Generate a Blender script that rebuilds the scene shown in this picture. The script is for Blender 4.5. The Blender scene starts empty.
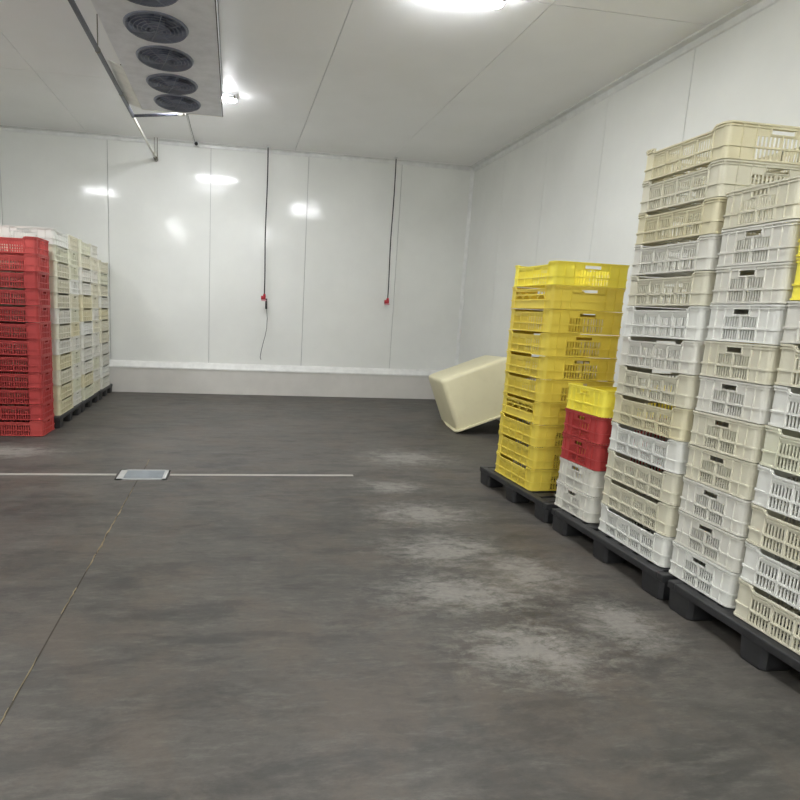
import bpy, math, random
from mathutils import Matrix, Vector
random.seed(7)
C = bpy.context.scene.collection
S = bpy.context.scene
PI = math.pi

# ------------------------------------------------------------------ camera
cam_data = bpy.data.cameras.new('camera')
cam = bpy.data.objects.new('camera', cam_data); C.objects.link(cam)
rt = Vector((0.98801231, -0.14753232, 0.04545202))
dn = Vector((0.01848633, -0.17923761, -0.98363211))
fw = Vector((0.15326424, 0.97268088, -0.17436164))
m = Matrix.Identity(4)
for i in range(3):
    m[i][0] = rt[i]; m[i][1] = -dn[i]; m[i][2] = -fw[i]
m[2][3] = 1.4
cam.matrix_world = m
cam_data.sensor_fit = 'HORIZONTAL'; cam_data.sensor_width = 36
cam_data.lens = 600 / 800 * 36
cam_data.shift_x = (400 - 326.0) / 800
cam_data.shift_y = (416.76 - 400) / 800
cam_data.clip_start = 0.05
S.camera = cam

# ------------------------------------------------------------------ world and exposure
w = bpy.data.worlds.new('world'); S.world = w; w.use_nodes = True
w.node_tree.nodes['Background'].inputs[0].default_value = (0.8, 0.82, 0.85, 1)
w.node_tree.nodes['Background'].inputs[1].default_value = 0.02
S.view_settings.view_transform = 'Standard'; S.view_settings.look = 'None'
S.view_settings.gamma = 1; S.view_settings.use_curve_mapping = False
S.view_settings.exposure = 1.2
S.cycles.diffuse_bounces = 8; S.cycles.max_bounces = 12
LAMP = 122.0; FILL_EMIT = 52.0            # emission of the lamp covers and of the added fill lamps

# ------------------------------------------------------------------ materials
def srgb(c):
    return tuple(((v / 255 + 0.055) / 1.055) ** 2.4 if v > 10 else v / 255 / 12.92 for v in c) + (1,)

class NT:
    def __init__(s, name):
        s.m = bpy.data.materials.new(name); s.m.use_nodes = True
        s.t = s.m.node_tree; s.b = s.t.nodes['Principled BSDF']
    def n(s, typ, **kw):
        x = s.t.nodes.new(typ)
        for k, v in kw.items(): setattr(x, k, v)
        return x
    def l(s, a, b): s.t.links.new(a, b)
    def coords(s, scale=(1, 1, 1), loc=(0, 0, 0)):
        g = s.n('ShaderNodeNewGeometry'); mp = s.n('ShaderNodeMapping')
        mp.inputs['Scale'].default_value = scale; mp.inputs['Location'].default_value = loc
        s.l(g.outputs['Position'], mp.inputs[0]); return mp.outputs[0]
    def noise(s, vec, scale, detail=4, rough=0.55, dist=0.0):
        x = s.n('ShaderNodeTexNoise'); s.l(vec, x.inputs['Vector'])
        x.inputs['Scale'].default_value = scale; x.inputs['Detail'].default_value = detail
        x.inputs['Roughness'].default_value = rough; x.inputs['Distortion'].default_value = dist
        return x.outputs['Fac']
    def ramp(s, fac, stops):
        x = s.n('ShaderNodeValToRGB'); s.l(fac, x.inputs[0])
        e = x.color_ramp.elements
        while len(e) < len(stops): e.new(0.5)
        for i, (p, c) in enumerate(stops):
            e[i].position = p; e[i].color = c if len(c) == 4 else tuple(c) + (1,)
        return x.outputs[0]
    def mix(s, fac, a, b, mode='MIX'):
        x = s.n('ShaderNodeMix', data_type='RGBA', blend_type=mode)
        for v, k in ((fac, 0), (a, 6), (b, 7)):
            if hasattr(v, 'links'): s.l(v, x.inputs[k])
            else: x.inputs[k].default_value = v
        return x.outputs[2]
    def math(s, op, a, b=0.0, c=None):
        x = s.n('ShaderNodeMath', operation=op)
        for i, v in enumerate((a, b, c)):
            if v is None: continue
            if hasattr(v, 'links'): s.l(v, x.inputs[i])
            else: x.inputs[i].default_value = v
        return x.outputs[0]
    def bump(s, h, strength, dist=0.01):
        x = s.n('ShaderNodeBump'); x.inputs['Strength'].default_value = strength
        x.inputs['Distance'].default_value = dist
        s.l(h, x.inputs['Height']); s.l(x.outputs[0], s.b.inputs['Normal'])

def plain(name, rgb, rough=0.5, metal=0.0, spec=0.5, var=0.06, nscale=9, emit=0):
    k = NT(name); v = k.coords()
    c = srgb(rgb)
    d = tuple(x * (1 - 2.2 * var) for x in c[:3]) + (1,)
    f = k.noise(v, nscale, 4)
    col = k.ramp(f, [(0.3, d), (0.65, c)])
    k.l(col, k.b.inputs['Base Color'])
    k.b.inputs['Roughness'].default_value = rough
    k.b.inputs['Metallic'].default_value = metal
    k.b.inputs['Specular IOR Level'].default_value = spec
    if emit:
        k.b.inputs['Emission Color'].default_value = c; k.b.inputs['Emission Strength'].default_value = emit
    return k.m

def plastic(name, rgb, dirt=0.12, rough=0.42, dirtc=(120, 105, 75)):
    k = NT(name); v = k.coords()
    base = srgb(rgb)
    oi = k.n('ShaderNodeObjectInfo')
    f = k.math('ADD', k.noise(v, 7, 5, 0.6), k.math('MULTIPLY', k.math('SUBTRACT', oi.outputs['Random'], 0.5), 0.12))
    m = k.ramp(f, [(0.42, (0, 0, 0)), (0.78, (1, 1, 1))])
    col = k.mix(k.math('MULTIPLY', m, dirt * 2.5), base, srgb(dirtc))
    k.l(col, k.b.inputs['Base Color'])
    k.b.inputs['Roughness'].default_value = rough
    k.b.inputs['Specular IOR Level'].default_value = 0.35
    k.bump(k.noise(v, 160, 2), 0.15, 0.002)
    return k.m

def wall_mat():
    k = NT('painted_panel'); v = k.coords()
    f = k.noise(v, 1.1, 5, 0.6)
    col = k.ramp(f, [(0.3, srgb((219, 220, 215))), (0.7, srgb((227, 228, 223)))])
    k.l(col, k.b.inputs['Base Color'])
    k.b.inputs['Roughness'].default_value = 0.11
    k.b.inputs['Specular IOR Level'].default_value = 0.28
    k.bump(k.noise(v, 1.8, 2, 0.4), 0.10, 0.05)
    return k.m

def ceil_mat():
    k = NT('ceiling_panel'); v = k.coords()
    f = k.noise(v, 0.9, 5, 0.6)
    col = k.ramp(f, [(0.3, srgb((243, 243, 242))), (0.7, srgb((250, 250, 250)))])
    k.l(col, k.b.inputs['Base Color'])
    k.b.inputs['Roughness'].default_value = 0.42
    k.b.inputs['Specular IOR Level'].default_value = 0.5
    return k.m

def floor_mat():
    k = NT('worn_concrete'); v = k.coords(); vs = k.coords((0.75, 1.25, 1))
    n1 = k.noise(vs, 0.9, 6, 0.62, 0.4)
    n2 = k.noise(k.coords((0.6, 1.5, 1)), 5.0, 10, 0.74, 0.2)
    n3 = k.noise(vs, 34, 6, 0.75)
    c = k.ramp(n1, [(0.30, srgb((68, 66, 62))), (0.46, srgb((80, 77, 72))), (0.58, srgb((90, 86, 80))), (0.72, srgb((100, 96, 90)))])
    c = k.mix(k.math('MULTIPLY', k.ramp(n2, [(0.36, (1, 1, 1)), (0.52, (0, 0, 0))]), 0.65), c, srgb((57, 56, 53)))
    n7 = k.noise(k.coords((0.5, 2.0, 1), (9, 4, 0)), 9.0, 10, 0.78, 0.2)
    c = k.mix(k.math('MULTIPLY', k.ramp(n7, [(0.50, (0, 0, 0)), (0.70, (1, 1, 1))]), 0.5), c, srgb((122, 118, 110)))
    n8 = k.noise(k.coords((0.7, 1.8, 1), (3, 7, 0)), 22.0, 8, 0.8)
    c = k.mix(k.math('MULTIPLY', k.ramp(n8, [(0.48, (0, 0, 0)), (0.66, (1, 1, 1))]), 0.35), c, srgb((48, 46, 44)))
    # brown traffic stains
    n4 = k.noise(k.coords((1, 1, 1), (5, 3, 0)), 2.1, 9, 0.7, 0.4)
    c = k.mix(k.math('MULTIPLY', k.ramp(n4, [(0.47, (0, 0, 0)), (0.60, (1, 1, 1))]), 0.5), c, srgb((94, 84, 74)))
    # dark marks
    n5 = k.noise(k.coords((0.7, 1.6, 1), (1, 8, 0)), 2.6, 10, 0.75, 0.3)
    c = k.mix(k.math('MULTIPLY', k.ramp(n5, [(0.50, (0, 0, 0)), (0.60, (1, 1, 1))]), 0.55), c, srgb((52, 51, 49)))
    # pale worn patches along the pallets: a blob mask times a broken noise
    def blob(cx, cy, rx, ry):
        sp = k.n('ShaderNodeSeparateXYZ'); k.l(v, sp.inputs[0])
        a = k.math('POWER', k.math('DIVIDE', k.math('SUBTRACT', sp.outputs[0], cx), rx), 2)
        b = k.math('POWER', k.math('DIVIDE', k.math('SUBTRACT', sp.outputs[1], cy), ry), 2)
        # POWER of a negative base is safe for an even whole exponent
        d = k.math('SQRT', k.math('ADD', a, b))
        x = k.math('SUBTRACT', 1.0, d); x.node.use_clamp = True
        return x
    bl = None
    for a in ((1.35, 3.95, 0.75, 0.5), (1.3, 3.3, 0.75, 0.5), (1.65, 2.95, 0.45, 0.5), (1.2, 2.75, 0.8, 0.45), (1.3, 2.2, 0.65, 0.45), (1.85, 2.4, 0.4, 0.5), (1.7, 5.6, 0.9, 0.6), (1.3, 4.6, 0.5, 0.35), (-2.0, 5.7, 0.9, 0.5)):
        x = blob(*a); bl = x if bl is None else k.math('MAXIMUM', bl, x)
    n6 = k.noise(k.coords((0.8, 1.5, 1), (2, 1, 0)), 8.5, 12, 0.82, 0.3)
    pm = k.ramp(k.math('ADD', n6, k.math('MULTIPLY', bl, 0.26)), [(0.58, (0, 0, 0)), (0.80, (1, 1, 1))])
    pm2 = k.math('MULTIPLY', pm, k.math('MULTIPLY', bl, 1.7)); pm2.node.use_clamp = True
    c = k.mix(k.math('MULTIPLY', pm2, 0.8), c, srgb((140, 137, 130)))
    c = k.mix(k.math('MULTIPLY', k.ramp(n3, [(0.42, (1, 1, 1)), (0.62, (0, 0, 0))]), 0.22), c, srgb((70, 68, 64)))
    k.l(c, k.b.inputs['Base Color'])
    k.l(k.ramp(n2, [(0.3, (0.42,) * 3), (0.7, (0.62,) * 3)]), k.b.inputs['Roughness'])
    k.b.inputs['Specular IOR Level'].default_value = 0.35
    k.bump(k.math('ADD', n3, n2), 0.25, 0.004)
    return k.m

M_WALL = wall_mat(); M_CEIL = ceil_mat(); M_FLOOR = floor_mat()
M_JOINT = plain('panel_joint', (185, 186, 182), 0.7)
M_CJOINT = plain('ceiling_joint', (105, 105, 108), 0.7)
M_TRIM = plain('trim_white', (222, 223, 220), 0.3)
M_KERB = plain('kerb_paint', (206, 203, 196), 0.5, var=0.04, nscale=3)
M_KERBTOP = plain('kerb_cap', (228, 228, 224), 0.4)
M_FILL = plain('joint_filler', (158, 143, 110), 0.8, var=0.3, nscale=6)
M_CRACK = plain('joint_gap', (68, 62, 52), 0.9, var=0.2)
M_STRIP = plain('channel_edge', (176, 172, 164), 0.5, var=0.06)
M_DRAIN = plain('drain_steel', (190, 190, 188), 0.35, 0.3)
M_GRATE = plain('drain_grate', (165, 172, 178), 0.35, 0.5)
M_DARK = plain('dark_gap', (30, 28, 27), 0.9)
M_PALLET = plain('pallet_black', (46, 46, 47), 0.5, var=0.15, nscale=14)
M_TUB = plastic('tub_cream', (222, 215, 180), 0.06, 0.45, (170, 160, 110))
M_UNIT = plain('cooler_casing', (232, 233, 238), 0.45, 0.0)
M_UNITE = plain('cooler_edge', (70, 70, 72), 0.5)
M_FLAP = plain('cooler_flap', (248, 247, 240), 0.4)
M_FAN = plain('fan_blade', (112, 120, 146), 0.5)
M_FANRING = plain('fan_ring', (150, 156, 176), 0.4)
M_GUARD = plain('fan_guard', (150, 155, 168), 0.4, 0.4)
M_PIPED = plain('pipe_insulation', (92, 94, 104), 0.45)
M_PIPEW = plain('pipe_white', (212, 210, 200), 0.4)
M_ROD = plain('hanger_rod', (120, 116, 104), 0.4, 0.5)
M_CORD = plain('cord_black', (38, 36, 38), 0.5)
M_CORDG = plain('cord_grey', (110, 112, 108), 0.5)
M_RED = plain('plug_red', (176, 36, 48), 0.4)
M_LAMPH = plain('lamp_housing', (215, 215, 215), 0.4)
M_FILLCOVER = plain('fill_lamp_cover', (250, 252, 255), 0.4, emit=FILL_EMIT, var=0)
M_LAMP = plain('lamp_cover', (250, 252, 255), 0.4, emit=LAMP, var=0)
PL = {
 'white': plastic('plastic_white', (211, 209, 199), 0.06, dirtc=(196, 188, 150)),
 'bright': plastic('plastic_bright_white', (218, 218, 211), 0.05, dirtc=(205, 200, 175)),
 'ivory': plastic('plastic_ivory', (208, 204, 184), 0.07, dirtc=(192, 180, 130)),
 'cream': plastic('plastic_cream', (209, 202, 171), 0.07, dirtc=(190, 175, 115)),
 'lime': plastic('plastic_pale_green', (208, 207, 187), 0.06, dirtc=(180, 182, 120)),
 'yellow': plastic('plastic_yellow', (224, 203, 84), 0.07, dirtc=(192, 162, 60)),
 'lemon': plastic('plastic_lemon_yellow', (240, 226, 84), 0.05, dirtc=(215, 190, 65)),
 'red': plastic('plastic_red', (176, 66, 64), 0.09, dirtc=(125, 42, 44)),
 'coral': plastic('plastic_faded_red', (190, 78, 74), 0.08, dirtc=(150, 55, 56)),
}
CNAME = dict(white='white', bright='bright white', ivory='ivory', cream='cream', lime='pale greenish',
             yellow='yellow', lemon='lemon yellow', red='red', coral='faded red')

# ------------------------------------------------------------------ mesh helpers
class MB:
    def __init__(s): s.v = []; s.f = []
    def hexa(s, p):
        b = len(s.v); s.v += [tuple(q) for q in p]
        for f in ((0, 3, 2, 1), (4, 5, 6, 7), (0, 1, 5, 4), (1, 2, 6, 5), (2, 3, 7, 6), (3, 0, 4, 7)):
            s.f.append(tuple(b + i for i in f))
    def box(s, x0, x1, y0, y1, z0, z1, xf=None):
        p = [(x0, y0, z0), (x1, y0, z0), (x1, y1, z0), (x0, y1, z0), (x0, y0, z1), (x1, y0, z1), (x1, y1, z1), (x0, y1, z1)]
        if xf: p = [xf(*q) for q in p]
        s.hexa(p)
    def loops(s, rings, close_ring=True, cap=True, close_path=False):
        b = len(s.v); n = len(rings[0])
        for r in rings: s.v += [tuple(q) for q in r]
        R = len(rings)
        for i in range(R if close_path else R - 1):
            a, c = b + i * n, b + ((i + 1) % R) * n
            for j in range(n if close_ring else n - 1):
                k = (j + 1) % n
                s.f.append((a + j, a + k, c + k, c + j))
        if cap and not close_path:
            s.f.append(tuple(b + j for j in reversed(range(n))))
            s.f.append(tuple(b + (R - 1) * n + j for j in range(n)))
    def tube(s, pts, r, n=8):
        pts = [Vector(p) for p in pts]; rings = []
        for i, p in enumerate(pts):
            d = (pts[min(i + 1, len(pts) - 1)] - pts[max(i - 1, 0)]).normalized()
            up = Vector((0, 0, 1)) if abs(d.z) < 0.9 else Vector((1, 0, 0))
            a = d.cross(up).normalized(); c = d.cross(a)
            rr = r[i] if isinstance(r, (list, tuple)) else r
            rings.append([p + a * rr * math.cos(2 * PI * k / n) + c * rr * math.sin(2 * PI * k / n) for k in range(n)])
        s.loops(rings)
    def mesh(s, name, mat, smooth=False):
        me = bpy.data.meshes.new(name); me.from_pydata(s.v, [], s.f)
        me.materials.append(mat); me.update()
        import bmesh
        bm = bmesh.new(); bm.from_mesh(me); bmesh.ops.recalc_face_normals(bm, faces=bm.faces); bm.to_mesh(me); bm.free()
        if smooth: me.shade_smooth()
        return me
    def obj(s, name, mat, parent=None, smooth=False):
        o = bpy.data.objects.new(name, s.mesh(name, mat, smooth)); C.objects.link(o)
        if parent: o.parent = parent
        return o

def empty(name, loc, rz=0.0, label=None, cat=None, group=None, kind=None):
    o = bpy.data.objects.new(name, None); C.objects.link(o); o.empty_display_size = 0.1
    o.location = loc; o.rotation_euler = (0, 0, rz)
    return tag(o, label, cat, group, kind)
def tag(o, label=None, cat=None, group=None, kind=None):
    if label: o['label'] = label
    if cat: o['category'] = cat
    if group: o['group'] = group
    if kind: o['kind'] = kind
    return o
def bevel(o, wd, seg=2):
    b = o.modifiers.new('bevel', 'BEVEL'); b.width = wd; b.segments = seg; b.limit_method = 'ANGLE'
    return o

# ------------------------------------------------------------------ the room
XL, XR, YB, YF, ZC = -4.9, 3.76, 9.77, -3.0, 3.78
# floor with a rectangular pit for the drain
DX0, DX1, DY0, DY1 = -0.925, -0.515, 4.79, 5.085
b = MB()
xs = [XL - .1, DX0, DX1, XR + .1]; ys = [YF - .1, DY0, DY1, YB + .1]
for i in range(3):
    for j in range(3):
        if i == 1 and j == 1: continue
        b.box(xs[i], xs[i + 1], ys[j], ys[j + 1], -0.12, 0.0)
b.box(DX0, DX1, DY0, DY1, -0.12, -0.06)
floor = tag(b.obj('floor', M_FLOOR), 'dark grey worn concrete floor with pale patches', kind='structure')
# joint along the depth, filled in ragged lengths
b = MB(); b.box(-0.746, -0.740, YF, DY0 - .002, 0.0, 0.0012); b.box(-0.741, -0.735, DY1 + .002, 5.42, 0.0, 0.0012)
tag(b.obj('joint_gap', M_CRACK, floor), 'dark saw-cut joint running away along the floor')
b = MB(); y = 1.0
while y < 5.4:
    ln = random.uniform(0.05, 0.28)
    if random.random() < 0.85 and not (DY0 - .3 < y < DY1 + .01):
        x = -0.743 + random.uniform(-0.004, 0.004); wd = random.uniform(0.003, 0.006)
        n = 6; pts = []
        for i in range(n + 1):
            yy = y + ln * i / n; q = wd * random.uniform(0.5, 1.2) * math.sin(PI * (i + .4) / (n + .8)) 
            pts.append((x + random.uniform(-.003, .003), yy, q))
        rings = [[(px - q, yy, 0.0005), (px + q, yy, 0.0005), (px + q * .6, yy, 0.003), (px - q * .6, yy, 0.003)] for px, yy, q in pts]
        b.loops(rings)
    y += ln * random.uniform(0.8, 1.3)
tag(b.obj('joint_filler', M_FILL, floor, True), 'ochre filler left in the floor joint')
# pale channel strips either side of the drain
for x0, x1 in ((XL, DX0 - .01), (DX1 + .01, 1.04)):
    r = empty('floor_channel', ((x0 + x1) / 2, 4.94, 0), 0,
              'narrow pale slot channel in the floor ' + ('left' if x0 < -2 else 'right') + ' of the drain cover', 'channel', 'slot channels across the floor')
    hw = (x1 - x0) / 2
    b = MB(); b.box(-hw, hw, -0.020, -0.003, 0.0, 0.004); b.obj('edge_rail', M_STRIP, r)
    b = MB(); b.box(-hw, hw, 0.006, 0.020, 0.0, 0.004); b.obj('edge_rail', M_STRIP, r)
    b = MB(); b.box(-hw, hw, -0.003, 0.006, 0.0, 0.0015); b.obj('slot', M_FILL, r)
# drain
r = empty('floor_drain', ((DX0 + DX1) / 2, (DY0 + DY1) / 2, 0), 0, 'square steel drain cover set in the concrete floor', 'drain')
a, c = (DX1 - DX0) / 2 - .012, (DY1 - DY0) / 2 - .003
b = MB(); b.box(-a, a, -c, -c + .02, -0.03, 0.006); b.box(-a, a, c - .02, c, -0.03, 0.006)
b.box(-a, -a + .05, -c, c, -0.03, 0.006); b.box(a - .03, a, -c, c, -0.03, 0.006); b.obj('frame', M_DRAIN, r)
b = MB(); b.box(-a + .05, a - .03, -c + .02, c - .02, -0.02, -0.004)
n = 12
for i in range(n):
    yy = -c + .03 + (2 * c - .06) * i / (n - 1); b.box(-a + .05, a - .03, yy - .006, yy + .006, -0.004, 0.004)
b.obj('grate', M_GRATE, r)
for q in (-1, 1):
    b = MB(); b.box(*sorted((q * a, q * (a + .012))), -c, c, -0.06, -0.02); b.obj('pit_gap', M_DARK, r)

def panels(parent, boxes, mat):
    for bx in boxes:
        b = MB(); b.box(*bx); o = b.obj('panel', mat, parent)
# back wall
b = MB(); b.box(XL - .2, XR + .2, YB + .022, YB + .14, -0.1, ZC + .1)
wb = tag(b.obj('wall_back', M_JOINT), 'white glossy insulated panel wall at the far end', kind='structure')
sx = [XL, -3.39, -1.90, -0.40, 1.085, 2.575, XR]
panels(wb, [(sx[i] + .004, sx[i + 1] - .004, YB, YB + .02, 0.0, ZC) for i in range(6)], M_WALL)
# right wall
b = MB(); b.box(XR + .022, XR + .14, YF - .1, YB + .1, -0.1, ZC + .1)
wr = tag(b.obj('wall_right', M_JOINT), 'white glossy insulated panel wall behind the crate stacks', kind='structure')
sy = [YF, -1.03, 0.17, 1.37, 2.57, 3.77, 4.97, 6.17, 7.37, 8.57, YB]
panels(wr, [(XR, XR + .02, sy[i] + .003, sy[i + 1] - .003, 0.0, ZC) for i in range(10)], M_WALL)
# left and front walls (outside the frame)
b = MB(); b.box(XL - .14, XL - .022, YF - .1, YB + .1, -0.1, ZC + .1)
wl = tag(b.obj('wall_left', M_JOINT), 'white panel wall on the left', kind='structure')
panels(wl, [(XL - .02, XL, sy[i] + .003, sy[i + 1] - .003, 0.0, ZC) for i in range(10)], M_WALL)
b = MB(); b.box(XL - .2, XR + .2, YF - .14, YF - .022, -0.1, ZC + .1)
wf = tag(b.obj('wall_front', M_JOINT), 'white panel wall behind the viewer', kind='structure')
panels(wf, [(sx[i] + .004, sx[i + 1] - .004, YF - .02, YF, 0.0, ZC) for i in range(6)], M_WALL)
# ceiling
b = MB(); b.box(XL - .2, XR + .2, YF - .2, YB + .2, ZC + .016, ZC + .14)
ce = tag(b.obj('ceiling', M_CJOINT), 'white panelled ceiling of the cold room', kind='structure')
cx = [XL, -3.64, -2.17, -0.66, 0.862, 2.352, XR]
cb = []
for i in range(6):
    x0, x1 = cx[i] + .003, cx[i + 1] - .003
    yj = 4.77 if i >= 4 else (7.38 if i < 3 else None)
    if yj: cb += [(x0, x1, YF, yj - .004, ZC, ZC + .014), (x0, x1, yj + .004, YB, ZC, ZC + .014)]
    else: cb += [(x0, x1, YF, YB, ZC, ZC + .014)]
panels(ce, cb, M_CEIL)
# kerbs
def kerb(name, x0, y0, x1, y1, nx, ny, label):
    # profile runs from the wall inwards (direction nx, ny)
    b = MB(); prof = [(0.0, 0.0), (0.085, 0.0), (0.085, 0.385), (0.07, 0.405), (0.0, 0.415)]
    b.loops([[(px + nx * d, py + ny * d, z) for d, z in prof] for px, py in ((x0, y0), (x1, y1))])
    o = tag(b.obj(name, M_KERB), label, kind='structure')
    b = MB(); prof = [(0.0, 0.416), (0.07, 0.406), (0.085, 0.386), (0.097, 0.386), (0.097, 0.408), (0.055, 0.455), (0.0, 0.490)]
    b.loops([[(px + nx * d, py + ny * d, z) for d, z in prof] for px, py in ((x0, y0), (x1, y1))])
    b.obj('kerb_cap', M_KERBTOP, o)
kerb('baseboard_back', XL, YB, XR, YB, 0, -1, 'white concrete kerb along the foot of the back wall')
kerb('baseboard_right', XR, YF, XR, YB - .1, -1, 0, 'white concrete kerb along the foot of the right wall')
kerb('baseboard_left', XL, YF, XL, YB - .1, 1, 0, 'white concrete kerb along the foot of the left wall')
# cove trims
def prism_y(b, prof, y0, y1): b.loops([[(x, y0, z) for x, z in prof], [(x, y1, z) for x, z in prof]])
def prism_x(b, prof, x0, x1): b.loops([[(x0, y, z) for y, z in prof], [(x1, y, z) for y, z in prof]])
b = MB(); prism_y(b, [(XR, ZC), (XR - .075, ZC), (XR - .068, ZC - .012), (XR - .02, ZC - .026), (XR - .010, ZC - .075), (XR, ZC - .085)], YF, YB)
tag(b.obj('trim_1', M_TRIM), 'white cove trim between right wall and ceiling', kind='structure')
b = MB(); prism_x(b, [(YB, ZC), (YB - .05, ZC), (YB - .045, ZC - .008), (YB - .015, ZC - .02), (YB - .008, ZC - .055), (YB, ZC - .06)], XL, XR - .07)
tag(b.obj('trim_2', M_TRIM), 'white cove trim between back wall and ceiling', kind='structure')
b = MB(); b.loops([[(XR - x, YB - y, z) for x, y in ((0, 0), (0.045, 0), (0.018, 0.014), (0.012, 0.04), (0, 0.045))] for z in (0.49, ZC - .06)])
tag(b.obj('trim_3', M_TRIM), 'white corner trim where back and right walls meet', kind='structure')

# ------------------------------------------------------------------ crates
def crate_parts(hx, hy, h, long_axis, style):
    """half sizes, height; returns list of (name, MB). long_axis 'y' or 'x'. style 'grid' or 'lattice'"""
    rc, e, t = 0.034, 0.008, 0.004
    out = []
    zr2 = 0.885 * h; zm = 0.37 * h
    dip = 0.125 * h
    def side_xf(k):
        if k == 0: return lambda u, o, z: (hx - e + o, u, z)
        if k == 1: return lambda u, o, z: (-u, hy - e + o, z)
        if k == 2: return lambda u, o, z: (-hx + e - o, -u, z)
        return lambda u, o, z: (u, -hy + e - o, z)
    def is_long(k): return (k % 2 == 0) == (long_axis == 'y')
    rw = 0.006
    for k in range(4):
        xf = side_xf(k); L = hy if k % 2 == 0 else hx
        end = L - rc
        b = MB(); lg = is_long(k)
        g = (0.70 if lg else 0.46) * L; cols = 4 if lg else 2
        top = (h - dip - 0.003) if lg else h - 0.004
        # blank plates beside the grid
        for sgn in (-1, 1):
            u0, u1 = sorted((sgn * g, sgn * end))
            b.box(u0, u1, -t, 0, 0.004, h - 0.004, xf)
            for uu in ((g, rw),) if lg else ((g, rw), ((g + end) / 2 + .01, 0.004)):
                b.box(sgn * uu[0] - uu[1] / 2, sgn * uu[0] + uu[1] / 2, 0, 0.006, 0.004, h - 0.008, xf)
        # horizontal ribs
        b.box(-end, end, 0, 0.006, zm - .004, zm + .004, xf)
        b.box(-end, end, 0, 0.005, 0.002, 0.010, xf)
        if style == 'lattice' and not lg:
            b.box(-g, g, -t, 0, 0.004, 0.735 * h, xf)
        elif style == 'lattice':
            b.box(-g, g, -t, 0, 0.004, 0.42 * h, xf)
        else:
            b.box(-g, g, -t, 0, 0.004, 0.07 * h, xf)
            b.box(-g, g, -t, 0, 0.345 * h, 0.405 * h, xf)
        ztop = 0.735 * h if not lg else top
        if not lg or style == 'grid':
            b.box(-g, g, -t, 0, 0.67 * h, ztop, xf)
        cw = 2 * g / cols
        if style == 'grid':
            ns = 6
            for ci in range(cols):
                u0 = -g + ci * cw
                if ci: b.box(u0 - .004, u0 + .004, -t, 0.006, 0.004, ztop, xf)
                pad = 0.008; sl = (cw - 2 * pad) / (ns + (ns - 1) * 0.62); sw = 0.62 * sl
                b.box(u0, u0 + pad, -t, 0, 0.004, 0.68 * h, xf); b.box(u0 + cw - pad, u0 + cw, -t, 0, 0.004, 0.68 * h, xf)
                for si in range(ns - 1):
                    a0 = u0 + pad + (si + 1) * sl + si * sw
                    b.box(a0, a0 + sw, -t, 0, 0.06 * h, 0.68 * h, xf)
        elif lg:
            n = 8; wq = 2 * g / n
            for i in range(n):
                u0 = -g + i * wq; u1 = u0 + wq
                zz = (0.44 * h, top - .006) if i % 2 == 0 else (top - .006, 0.44 * h)
                q = 0.005
                b.hexa([xf(*p) for p in ((u0 - q, -t, zz[0]), (u1 - q, -t, zz[1]), (u1 + q, -t, zz[1]), (u0 + q, -t, zz[0]),
                                         (u0 - q, 0, zz[0]), (u1 - q, 0, zz[1]), (u1 + q, 0, zz[1]), (u0 + q, 0, zz[0]))])
            b.box(-g, g, -t, 0, top - .012, top, xf); b.box(-g, g, 0, .006, 0.58 * h, 0.63 * h, xf)
        if not lg:
            hw = 0.22 * L
            for sgn in (-1, 1):
                u0, u1 = sorted((sgn * hw, sgn * g)); b.box(u0, u1, -t, 0, 0.735 * h, h - .004, xf)
            b.box(-hw, hw, -t, 0.004, zr2 - .002, h - .004, xf)
            b.box(-hw, hw, -0.014, -t, zr2 - .002, zr2 + .004, xf)
            for sgn in (-1, 1):
                b.box(sgn * hw - .003, sgn * hw + .003, 0, .005, 0.70 * h, zr2, xf)
            b.box(-hw, hw, 0, .005, 0.70 * h, 0.735 * h, xf)
        out.append(('side_panel' if lg else 'end_panel', b))
    # corner posts
    ccx, ccy = hx - rc, hy - rc
    for k, (sx_, sy_) in enumerate(((1, 1), (-1, 1), (-1, -1), (1, -1))):
        b = MB(); a0 = k * PI / 2
        def ring(r0, r1, z0, z1, n=4):
            rr = []
            for i in range(n + 1):
                a = a0 + PI / 2 * i / n; ca, sa = math.cos(a), math.sin(a)
                X, Y = sx_ * ccx, sy_ * ccy
                rr.append([(X + r0 * ca, Y + r0 * sa, z0), (X + r1 * ca, Y + r1 * sa, z0), (X + r1 * ca, Y + r1 * sa, z1), (X + r0 * ca, Y + r0 * sa, z1)])
            b.loops(rr)
        ring(rc - e - t, rc - e, 0.004, h - .004)
        ring(rc - e, rc - e + .006, zm - .004, zm + .004)
        ring(rc - e, rc - e + .005, 0.002, 0.010)
        out.append(('corner_post', b))
    # rim: two flanges following the dips of the long sides
    b = MB()
    def path(inset):
        r = rc - inset; P = []
        for k in range(4):
            L = hy if k % 2 == 0 else hx
            xf = side_xf(k); lg = is_long(k)
            us = [(-(L - rc), 0)]
            if lg: us += [(-0.74 * L, 0), (-0.67 * L, dip), (0.67 * L, dip), (0.74 * L, 0)]
            us.append((L - rc, 0))
            for u, d in us:
                x, y, _ = xf(u, e - inset, 0); P.append((x, y, d))
            a0 = k * PI / 2
            X = (ccx, -ccx, -ccx, ccx)[k]; Y = (ccy, ccy, -ccy, -ccy)[k]
            for i in range(1, 4):
                a = a0 + PI / 2 * i / 4; P.append((X + r * math.cos(a), Y + r * math.sin(a), 0))
        return P
    for zt, th, o_in, o_out in ((h - .0015, .008, e + t, 0.0), (zr2 + .004, .006, e, .002)):
        A, B = path(o_out), path(o_in)
        b.loops([[(a[0], a[1], zt - a[2]), (c[0], c[1], zt - c[2]), (c[0], c[1], zt - th - c[2]), (a[0], a[1], zt - th - a[2])] for a, c in zip(A, B)], close_path=True)
    out.append(('rim', b))
    # base
    b = MB(); ix, iy = hx - e - t - .001, hy - e - t - .001
    n = 7
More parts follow.
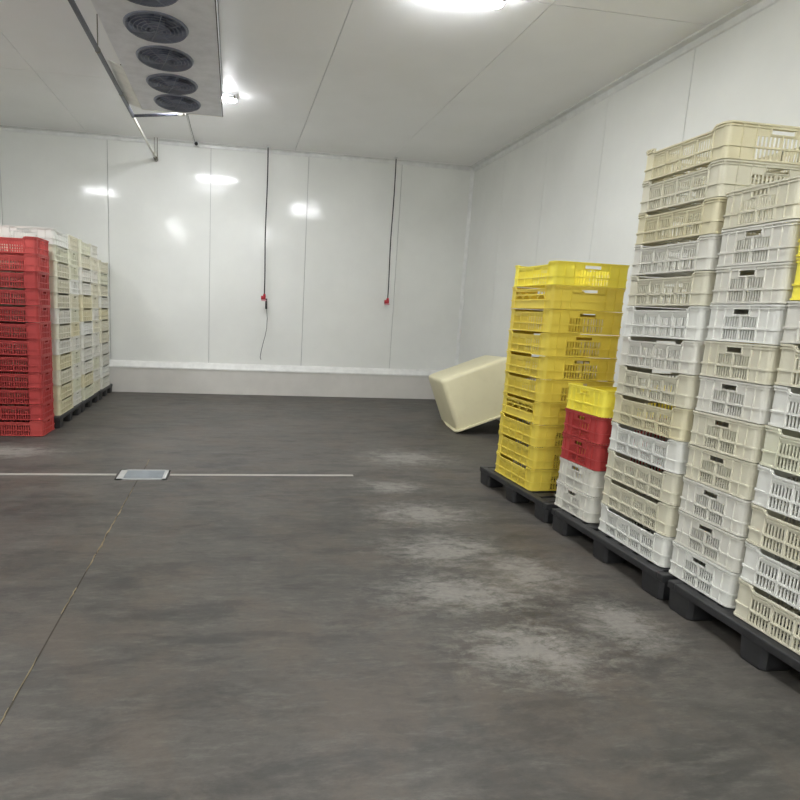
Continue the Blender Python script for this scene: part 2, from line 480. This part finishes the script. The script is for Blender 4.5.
    b.box(-ix, ix, -iy, -iy + .03, .002, .008); b.box(-ix, ix, iy - .03, iy, .002, .008)
    b.box(-ix, -ix + .03, -iy, iy, .002, .008); b.box(ix - .03, ix, -iy, iy, .002, .008)
    for i in range(1, n):
        x = -ix + 2 * ix * i / n; b.box(x - .014, x + .014, -iy, iy, .003, .008)
        y = -iy + 2 * iy * i / n; b.box(-ix, ix, y - .012, y + .012, .002, .006)
    out.append(('base', b))
    return out

_meshes = {}
def crate(typ, color, loc, rz, label, group, style='grid', pitch=0.1685):
    key = (typ, color, style, pitch)
    if key not in _meshes:
        gk = (typ, style, pitch)
        hx, hy, ax = {'L': (0.300, 0.300, 'y'), 'T': (0.400, 0.205, 'x')}[typ]
        _meshes[key] = [(n, mb.mesh(n, PL[color])) for n, mb in crate_parts(hx, hy, pitch - .001, ax, style)]
    r = empty('crate', loc, rz, label, 'crate', group)
    for n, me in _meshes[key]:
        o = bpy.data.objects.new(n, me); C.objects.link(o); o.parent = r
    return r

ORD = ['topmost', 'second from the top', 'third from the top', 'fourth from the top', 'fifth from the top', 'sixth from the top',
       'seventh from the top', 'eighth from the top', 'ninth from the top', 'tenth from the top', 'eleventh from the top',
       'twelfth from the top', 'bottom']
def stack(typ, colors, x, y, z0, rz, where, group, styles=None, pitch=0.1685, jit=0.004):
    """colors listed from the top down"""
    n = len(colors)
    for i, c in enumerate(colors):
        z = z0 + (n - 1 - i) * pitch
        pos = 'bottom' if i == n - 1 else ORD[i]
        st = styles.get(i, 'grid') if styles else 'grid'
        crate(typ, c, (x + random.uniform(-jit, jit), y + random.uniform(-jit, jit) * .6, z), rz + random.uniform(-.005, .005),
              '%s plastic crate, %s %s' % (CNAME[c], pos, where), group, st, pitch)

PH = 0.145
def R(d): return math.radians(d)
# right-hand row, from the far end to the viewer
stack('L', ['lemon'] + ['yellow'] * 9, 2.480, 4.325, PH, R(2.5), 'in the tall yellow stack', 'crates of the tall yellow stack', {1: 'lattice', 6: 'lattice'}, 0.1672)
stack('T', ['lemon', 'red', 'red', 'white', 'white'], 2.626, 3.555, PH, R(3), 'in the low mixed stack', 'crates of the low mixed stack', None, 0.1704)
stack('L', ['cream', 'ivory', 'cream', 'white', 'ivory', 'bright', 'white', 'ivory', 'cream', 'bright', 'ivory', 'ivory', 'bright'],
      2.540, 2.966, PH, R(0), 'in the tallest white stack', 'crates of the tallest white stack', None, 0.170)
stack('T', ['ivory', 'white', 'white', 'bright', 'ivory', 'white', 'ivory', 'ivory', 'white', 'white', 'bright'],
      2.642, 2.430, PH, R(-.5), 'in the white stack showing handle ends', 'crates of the white stack showing handle ends', None, 0.171)
stack('L', ['lemon', 'lemon', 'white', 'ivory', 'bright', 'lime', 'bright', 'ivory', 'bright', 'ivory'],
      2.524, 1.905, PH, R(0), 'in the stack at the right edge', 'crates of the nearest stack', None, 0.1725)
stack('L', ['yellow'] * 3 + ['red'] * 6, 3.185, 2.97, PH, R(0.2), 'hidden behind the tallest white stack', 'crates behind the tallest white stack')
# left-hand block
stack('T', ['coral', 'coral'] + ['red'] * 9 + ['coral'], -2.300, 6.550, 0.004, R(-1), 'in the red stack', 'crates of the red stack', pitch=0.1640)
LP = 0.1655; LZ = 0.13
def mixc(n, seed, first=None):
    rr = random.Random(seed)
    c = [rr.choice(['white', 'bright', 'ivory', 'cream', 'lime', 'white', 'ivory']) for _ in range(n)]
    if first: c[0] = first
    return c
stack('L', mixc(12, 1, 'bright'), -2.17, 7.13, LZ, 0, 'in the white stack right behind the red', 'crates of the first white stack on the left', pitch=LP)
stack('L', mixc(12, 2, 'cream'), -2.785, 7.13, LZ, 0, 'behind the red stack at the left edge', 'crates behind the red stack at the left edge', pitch=LP)
stack('T', mixc(12, 3, 'ivory'), -2.28, 7.66, LZ, 0, 'in the second pale stack behind the red', 'crates of the second pale stack on the left', pitch=LP)
stack('L', mixc(12, 4, 'lime'), -2.17, 8.20, LZ, 0, 'in the third pale stack behind the red', 'crates of the third pale stack on the left', pitch=LP)
stack('T', mixc(12, 5, 'white'), -2.28, 8.73, LZ, 0, 'in the fourth pale stack behind the red', 'crates of the fourth pale stack on the left', pitch=LP)
stack('L', mixc(12, 6, 'ivory')[:11], -2.17, 9.26, LZ, 0, 'in the pale stack nearest the back wall', 'crates of the farthest pale stack on the left', pitch=LP)

# ------------------------------------------------------------------ pallets
def pallet(x0, y0, wx, wy, rz, h, label, group):
    """x0,y0 = centre"""
    r = empty('pallet', (x0, y0, 0), rz, label, 'pallet', group)
    hx, hy = wx / 2, wy / 2; dt = 0.042
    b = MB()
    b.box(-hx, hx, -hy, -hy + .045, h - dt, h - .002); b.box(-hx, hx, hy - .045, hy, h - dt, h - .002)
    b.box(-hx, -hx + .05, -hy + .045, hy - .045, h - dt, h - .002); b.box(hx - .05, hx, -hy + .045, hy - .045, h - dt, h - .002)
    bevel(b.obj('deck_frame', M_PALLET, r), .006)
    n = 8
    for i in range(n):
        yy = -hy + .045 + (wy - .09) * (i + .5) / n
        b = MB(); b.box(-hx + .05, hx - .05, yy - .04, yy + .04, h - .022, h - .003)
        for k in range(5):
            xx = -hx + .1 + (wx - .2) * k / 4; b.box(xx - .006, xx + .006, yy - .04, yy + .04, h - dt, h - .02)
        b.obj('deck_slat', M_PALLET, r)
    fx = (0.085, 0.075, 0.085); fy = (0.085, 0.072, 0.085)
    for i, cx_ in enumerate((-hx + fx[0], 0, hx - fx[2])):
        for j, cy_ in enumerate((-hy + fy[0], 0, hy - fy[2])):
            b = MB(); ax, ay = fx[i], fy[j]; q = .012
            ox, oy = (-1, 0, 1)[i] * .003, (-1, 0, 1)[j] * .003
            zt = h - dt + .002
            def rr(ax, ay, z):
                c = .018
                return [(cx_ + a, cy_ + d, z) for a, d in ((-ax + c, -ay), (ax - c, -ay), (ax, -ay + c), (ax, ay - c), (ax - c, ay), (-ax + c, ay), (-ax, ay - c), (-ax, -ay + c))]
            b.loops([rr(ax - q, ay - q, 0.0), rr(ax - q * .6, ay - q * .6, 0.01), rr(ax - .002, ay - .002, zt)])
            b.obj('foot', M_PALLET, r)
    return r
pg = 'black pallets under the right row of stacks'
pallet(2.115 + .77, 4.28, 1.50, 1.03, R(3.5), PH, 'black plastic pallet under the tall yellow stack', pg)
pallet(2.155 + .77, 3.135, 1.50, 1.06, R(1.5), PH, 'black plastic pallet under the low mixed stack and tallest white stack', pg)
pallet(2.175 + .76, 2.035, 1.50, 1.02, R(0), PH, 'black plastic pallet under the nearest white stacks at right', pg)
pg = 'black pallets under the left block of stacks'
for k, (y, s) in enumerate(((7.25, 'just behind the red stack'), (8.25, 'in the middle of the left block'), (9.23, 'farthest on the left, touching the back kerb'))):
    pallet(-1.86 - .75, y, 1.50, 0.97 if k < 2 else .87, 0, LZ, 'black plastic pallet under pale crates ' + s, pg)

# ------------------------------------------------------------------ tipped tub
def tub():
    r = empty('plastic_tub', (0, 0, 0), 0, 'large cream plastic tub tipped rim down against the right wall', 'tub')
    W, H, L = 1.10, 0.66, 0.93
    psi, tau = -0.13, 0.389
    mt = Matrix.Translation((2.675, 6.80, 0.012)) @ Matrix.Rotation(psi, 4, 'Z') @ Matrix.Rotation(-tau, 4, 'Y') @ Matrix.Rotation(-0.05, 4, 'X')
    r.matrix_world = mt
    def rr(ins, z, rad, n=6):
        P = []
        for k, (X, Y) in enumerate(((L - ins - rad, W - ins - rad), (ins + rad, W - ins - rad), (ins + rad, ins + rad), (L - ins - rad, ins + rad))):
            for i in range(n + 1):
                a = k * PI / 2 + PI / 2 * i / n; P.append((X + rad * math.cos(a), Y + rad * math.sin(a), z))
        return P
    b = MB()
    prof = [(.026, .0), (.026, .02), (.034, H - .05), (.038, H - .028), (.050, H - .009), (.072, H)]
    outer = [rr(i, z, .075 - i * .15) for i, z in prof]
    inner = [rr(i + .010, z if z < H - .05 else z - .012, .068 - i * .15) for i, z in prof]
    b.loops(outer[:], cap=False); b.v, b.f = b.v, b.f
    n = len(outer[0]); b.f.append(tuple((len(outer) - 1) * n + j for j in range(n)))
    base = len(b.v); b.loops(inner, cap=False); b.f.append(tuple(base + (len(inner) - 1) * n + j for j in range(n)))
    for j in range(n):
        k = (j + 1) % n; b.f.append((j, k, base + k, base + j))
    o = b.obj('shell', M_TUB, r, True)
    b = MB(); A = [rr(-.004, .0, .085), rr(-.004, .016, .085), rr(.0255, .022, .07), rr(.0255, .0, .07)]
    b.loops([[A[q][j] for q in range(4)] for j in range(n)], close_path=True)
    b.obj('rim_lip', M_TUB, r, False)
tub()

# ------------------------------------------------------------------ ceiling cooler
def cooler():
    zb = 3.48; x0, x1, y0, y1 = -1.045, -0.178, 4.15, 7.30
    r = empty('ceiling_cooler', ((x0 + x1) / 2, (y0 + y1) / 2, zb), 0, 'grey ceiling air cooler with a row of round fans underneath', 'air cooler')
    cx_, cy_ = (x0 + x1) / 2, (y0 + y1) / 2
    fans = [4.60, 5.21, 5.81, 6.42, 6.97]; fx = -0.637 - cx_; rx, ry = 0.232, 0.252
    N = 32
    # casing: sides, top, and an underside pierced by the fan openings
    b = MB(); ax, ay = (x1 - x0) / 2, (y1 - y0) / 2; H = ZC - zb
    b.box(-ax, -ax + .01, -ay, ay, .004, H); b.box(ax - .01, ax, -ay, ay, .004, H)
    b.box(-ax, ax, -ay, -ay + .01, .004, H); b.box(-ax, ax, ay - .01, ay, .004, H); b.box(-ax, ax, -ay, ay, H - .01, H)
    b.obj('casing', M_UNIT, r)
    b = MB()
    cuts = [-ay] + [(fans[i] + fans[i + 1]) / 2 - cy_ for i in range(4)] + [ay]
    for i, fy in enumerate(fans):
        fyc = fy - cy_; c0, c1 = cuts[i], cuts[i + 1]
        inn, outp = [], []
        for k in range(N):
            a = 2 * PI * k / N; ca, sa = math.cos(a), math.sin(a)
            inn.append((fx + rx * ca, fyc + ry * sa))
            # project to the rectangle
            tx = ((ax - fx) / ca if ca > 1e-9 else ((-ax - fx) / ca if ca < -1e-9 else 1e9))
            ty = ((c1 - fyc) / sa if sa > 1e-9 else ((c0 - fyc) / sa if sa < -1e-9 else 1e9))
            t = min(tx, ty); outp.append((fx + t * ca, fyc + t * sa))
        # rectangle corners
        for z, sg in ((0, 1), (.004, 1)):
            base = len(b.v)
            for p in inn: b.v.append((p[0], p[1], z))
            for p in outp: b.v.append((p[0], p[1], z))
            for k in range(N):
                q = (k + 1) % N
                b.f.append((base + k, base + q, base + N + q, base + N + k))
                # corner fill
                A, B = outp[k], outp[q]
                if abs(A[0] - B[0]) > 1e-5 and abs(A[1] - B[1]) > 1e-5:
                    cxn = ax if max(A[0], B[0]) > ax - 1e-5 else -ax
                    cyn = c1 if max(A[1], B[1]) > c1 - 1e-5 else c0
                    b.v.append((cxn, cyn, z)); b.f.append((base + N + k, len(b.v) - 1, base + N + q))
    b.obj('underside_panel', M_UNIT, r)
    b = MB(); b.box(ax, ax + .008, -ay, ay, -.004, .010); b.box(ax, ax + .004, -ay, ay, .24, .25)
    b.obj('edge_seam', M_UNITE, r)
    b = MB(); b.box(-ax, ax, ay, ay + .010, -.004, .02); b.obj('end_lip', M_FLAP, r)
    b = MB(); b.hexa([(-ax - .125, 6.12 - cy_, .05), (-ax - .002, 6.12 - cy_, .0), (-ax - .002, ay, .0), (-ax - .16, ay, .05),
                      (-ax - .125, 6.12 - cy_, .058), (-ax - .002, 6.12 - cy_, .012), (-ax - .002, ay, .012), (-ax - .16, ay, .058)])
    b.obj('drip_tray_flap', M_FLAP, r)
    for i, fy in enumerate(fans):
        fyc = fy - cy_
        e = bpy.data.objects.new('fan', None); C.objects.link(e)
        # the fan part is its ring; blades and guard are sub-parts
        C.objects.unlink(e); bpy.data.objects.remove(e)
        b = MB(); rings = []
        for k in range(N):
            a = 2 * PI * k / N; ca, sa = math.cos(a), math.sin(a)
            rings.append([(fx + (rx + .012) * ca, fyc + (ry + .012) * sa, -.001), (fx + (rx - .004) * ca, fyc + (ry - .004) * sa, -.012),
                          (fx + (rx - .012) * ca, fyc + (ry - .012) * sa, .10), (fx + (rx + .0) * ca, fyc + (ry + .0) * sa, .10)])
        b.loops(rings, close_path=True)
        ring = b.obj('fan_ring', M_FANRING, r, True)
        b = MB()
        b.loops([[(fx + .062 * math.cos(2 * PI * k / 16), fyc + .068 * math.sin(2 * PI * k / 16), z) for k in range(16)] for z in (.01, .09)])
        b.obj('motor_hub', M_FAN, ring)
        ph = random.uniform(0, PI)
        for q in range(5):
            b = MB(); rings = []
            for s_ in range(5):
                rad = .05 + (.205 - .05) * s_ / 4; wd = .45 + .12 * s_ / 4
                row = []
                for tt in range(5):
                    a = ph + q * 2 * PI / 5 + (tt / 4 - .5) * wd * 1.9 + s_ * .05
                    row.append((fx + rad * math.cos(a), fyc + rad * 1.09 * math.sin(a), .035 + .035 * tt / 4))
                rings.append(row + [(p[0], p[1], p[2] + .004) for p in reversed(row)])
            b.loops(rings); b.obj('fan_blade', M_FAN, ring)
        # backing coil seen through the fan
        b = MB(); b.loops([[(fx + (rx - .012) * math.cos(2 * PI * k / N), fyc + (ry - .012) * math.sin(2 * PI * k / N), z) for k in range(N)] for z in (.10, .106)])
        b.obj('coil_face', M_FAN, ring)
        b = MB()
        for rad in (.99, .86, .73, .60, .47, .34, .2):
            z = -.014 - .022 * (1 - rad); M2 = 32; rr_ = []
            for k in range(M2):
                a = 2 * PI * k / M2; rr_.append([(fx + (rx * rad + dx) * math.cos(a), fyc + (ry * rad + dx) * math.sin(a), z + dz) for dx, dz in ((-.0025, 0), (0, .0025), (.0025, 0), (0, -.0025))])
            b.loops(rr_, close_path=True)
        for q in range(4):
            a = q * PI / 4 + .3
            b.tube([(fx + rx * math.cos(a), fyc + ry * math.sin(a), -.012), (fx, fyc, -.036), (fx - rx * math.cos(a), fyc - ry * math.sin(a), -.012)], .003, 4)
        b.obj('fan_guard', M_GUARD, ring)
cooler()

# ------------------------------------------------------------------ pipe run
r = empty('refrigerant_pipe', (-1.2, 7.0, 3.5), 0, 'ceiling pipe run, dark insulated then thin white, beside the air cooler', 'pipe')
def P(x, y, z): return (x + 1.2, y - 7.0, z - 3.5)
b = MB(); b.tube([P(-1.2, 2.5, 3.5), P(-1.2, 7.67, 3.5)], .021, 10); b.obj('insulated_pipe', M_PIPED, r, True)
b = MB(); b.tube([P(-1.2, 7.67, 3.5), P(-1.2, 9.68, 3.497)], .014, 10); b.obj('white_pipe', M_PIPEW, r, True)
b = MB(); b.tube([P(-1.2, 9.62, 3.497), P(-1.2, 9.77, 3.497)], [.024, .03], 10); b.obj('wall_flange', M_ROD, r, True)
b = MB(); b.tube([P(-1.2, 7.66, 3.5), P(-0.66, 7.44, 3.5)], .016, 10); b.obj('branch_pipe', M_PIPED, r, True)
b = MB(); b.tube([P(-0.67, 7.44, 3.5), P(-0.61, 7.42, 3.50), P(-0.60, 7.31, 3.50)], .019, 10); b.obj('elbow', M_PIPEW, r, True)
for y in (3.4, 4.6, 5.84, 6.92):
    b = MB(); b.tube([P(-1.2, y, 3.48), P(-1.2, y, 3.78)], .005, 6); b.tube([P(-1.2, y - .012, 3.5), P(-1.2, y + .012, 3.5)], .024, 10)
    b.obj('hanger', M_ROD, r)
b = MB(); b.tube([P(-1.215, 9.66, 3.5), P(-1.215, 9.66, 3.78)], .005, 6); b.tube([P(-1.17, 9.66, 3.5), P(-1.17, 9.66, 3.78)], .005, 6)
b.obj('hanger', M_ROD, r)

# ------------------------------------------------------------------ lamps
def lamp(x, y, label):
    r = empty('ceiling_lamp', (x, y, ZC), 0, label, 'lamp', 'sealed ceiling lamps')
    b = MB(); b.box(-.36, .36, -.065, .065, -.05, 0.0); bevel(b.obj('housing', M_LAMPH, r), .01)
    b = MB()
    prof = [(.055 * math.cos(PI * k / 8), -.05 - .018 * math.sin(PI * k / 8)) for k in range(9)]
    b.loops([[(xx, p[0] * s, -.05 + (p[1] + .05) * s) for p in prof] for xx, s in ((-.35, .7), (-.335, 1), (.335, 1), (.35, .7))])
    b.obj('lamp_cover', M_LAMP, r, True)
    for sx_ in (-.33, .33):
        b = MB(); b.box(sx_ - .01, sx_ + .01, -.072, .072, -.06, -.02); b.obj('clip', M_ROD, r)
lamp(1.60, 4.76, 'bright sealed lamp on the ceiling at the top edge, right of centre')
lamp(-2.95, 5.2, 'sealed ceiling lamp off to the left beyond the cooler')
lamp(-0.38, 7.52, 'bright sealed ceiling lamp peeking out behind the air cooler')


def add_fill_lamp(x, y, label):  # unseen fill lamp, added behind the viewer to brighten the near crates
    r = empty('added_fill_lamp', (x, y, ZC), 0, label, 'lamp', 'long added fill lamps behind the viewer')
    b = MB(); b.box(-.07, .07, -.72, .72, -.05, 0.0); bevel(b.obj('housing', M_LAMPH, r), .01)
    b = MB(); b.loops([[(.06 * math.cos(PI * k / 8), yy, -.05 - .04 * math.sin(PI * k / 8)) for k in range(9)] for yy in (-.70, .70)])
    b.obj('lamp_cover', M_FILLCOVER, r, True)
add_fill_lamp(0.9, 0.1, 'long added ceiling fill lamp above and right of the viewer')
add_fill_lamp(-1.9, 0.1, 'long added ceiling fill lamp above and left of the viewer')
add_fill_lamp(0.9, -1.9, 'long added ceiling fill lamp at the near right end of the room')
add_fill_lamp(-1.9, -1.9, 'long added ceiling fill lamp at the near left end of the room')

# ------------------------------------------------------------------ cords
def cord(x, ztop, zbot, tail, label):
    r = empty('hanging_cord', (x, 9.60, ztop), 0, label, 'cord', 'plug cords hanging at the back wall')
    L = ztop - zbot
    n = 12; pts = [(0.005 * math.sin(i * .7), 0.004 * math.sin(i), -L * i / n) for i in range(n + 1)]
    b = MB(); b.tube(pts, .011 if tail else .009, 6); b.obj('cable', M_CORD, r, True)
    ex = pts[-1][0]
    b = MB(); b.tube([(ex, 0, -L + .01), (ex, 0, -L - .035)], [.018, .026], 10); b.tube([(ex - .05, 0, -L - .05), (ex + .02, 0, -L - .05)], .03, 10)
    b.obj('red_socket', M_RED, r, True)
    b = MB(); b.box(ex - .045, ex + .03, -.02, .02, -L - .10, -L - .078); b.obj('socket_lid', plain('lid_pink', (205, 150, 155), .4), r)
    b = MB(); b.box(-.02, .02, -.02, .02, -.02, 0); b.obj('cord_gland', M_LAMPH, r)
    if tail:
        b = MB(); b.tube([(ex + .03, 0, -L - .06), (ex + .035, 0, -L - .22)], .016, 8); b.obj('plug', M_CORD, r, True)
        tp = [(.05, -.22), (.065, -.36), (.06, -.52), (.04, -.64), (.01, -.76), (-.015, -.88), (-.03, -.98), (-.015, -1.02)]
        b = MB(); b.tube([(ex + a - .01, .02 * i / 7, -L + z) for i, (a, z) in enumerate(tp)], .006, 6); b.obj('wire_tail', M_CORDG, r, True)
cord(0.446, ZC, 1.60, True, 'black hanging cord with red socket and loose grey wire below')
cord(2.425, ZC, 1.63, False, 'black hanging cord with red socket near the right corner')
# camera-like sensor at the wall head
r = empty('ceiling_sensor', (-0.61, 9.66, ZC), 0, 'small white sensor with black eye at the top of the back wall', 'sensor')
b = MB(); b.box(-.035, .035, -.03, .03, -.07, 0); bevel(b.obj('body', M_LAMPH, r), .008)
b = MB(); b.tube([(0, -.045, -.045), (0, -.028, -.045)], .026, 12); b.obj('lens', M_CORD, r, True)
b = MB(); b.tube([(-.02, -.03, -.02), (-.03, -.8, -.012), (-.02, -2.25, -.012)], .004, 5); b.obj('lead', M_CORDG, r)
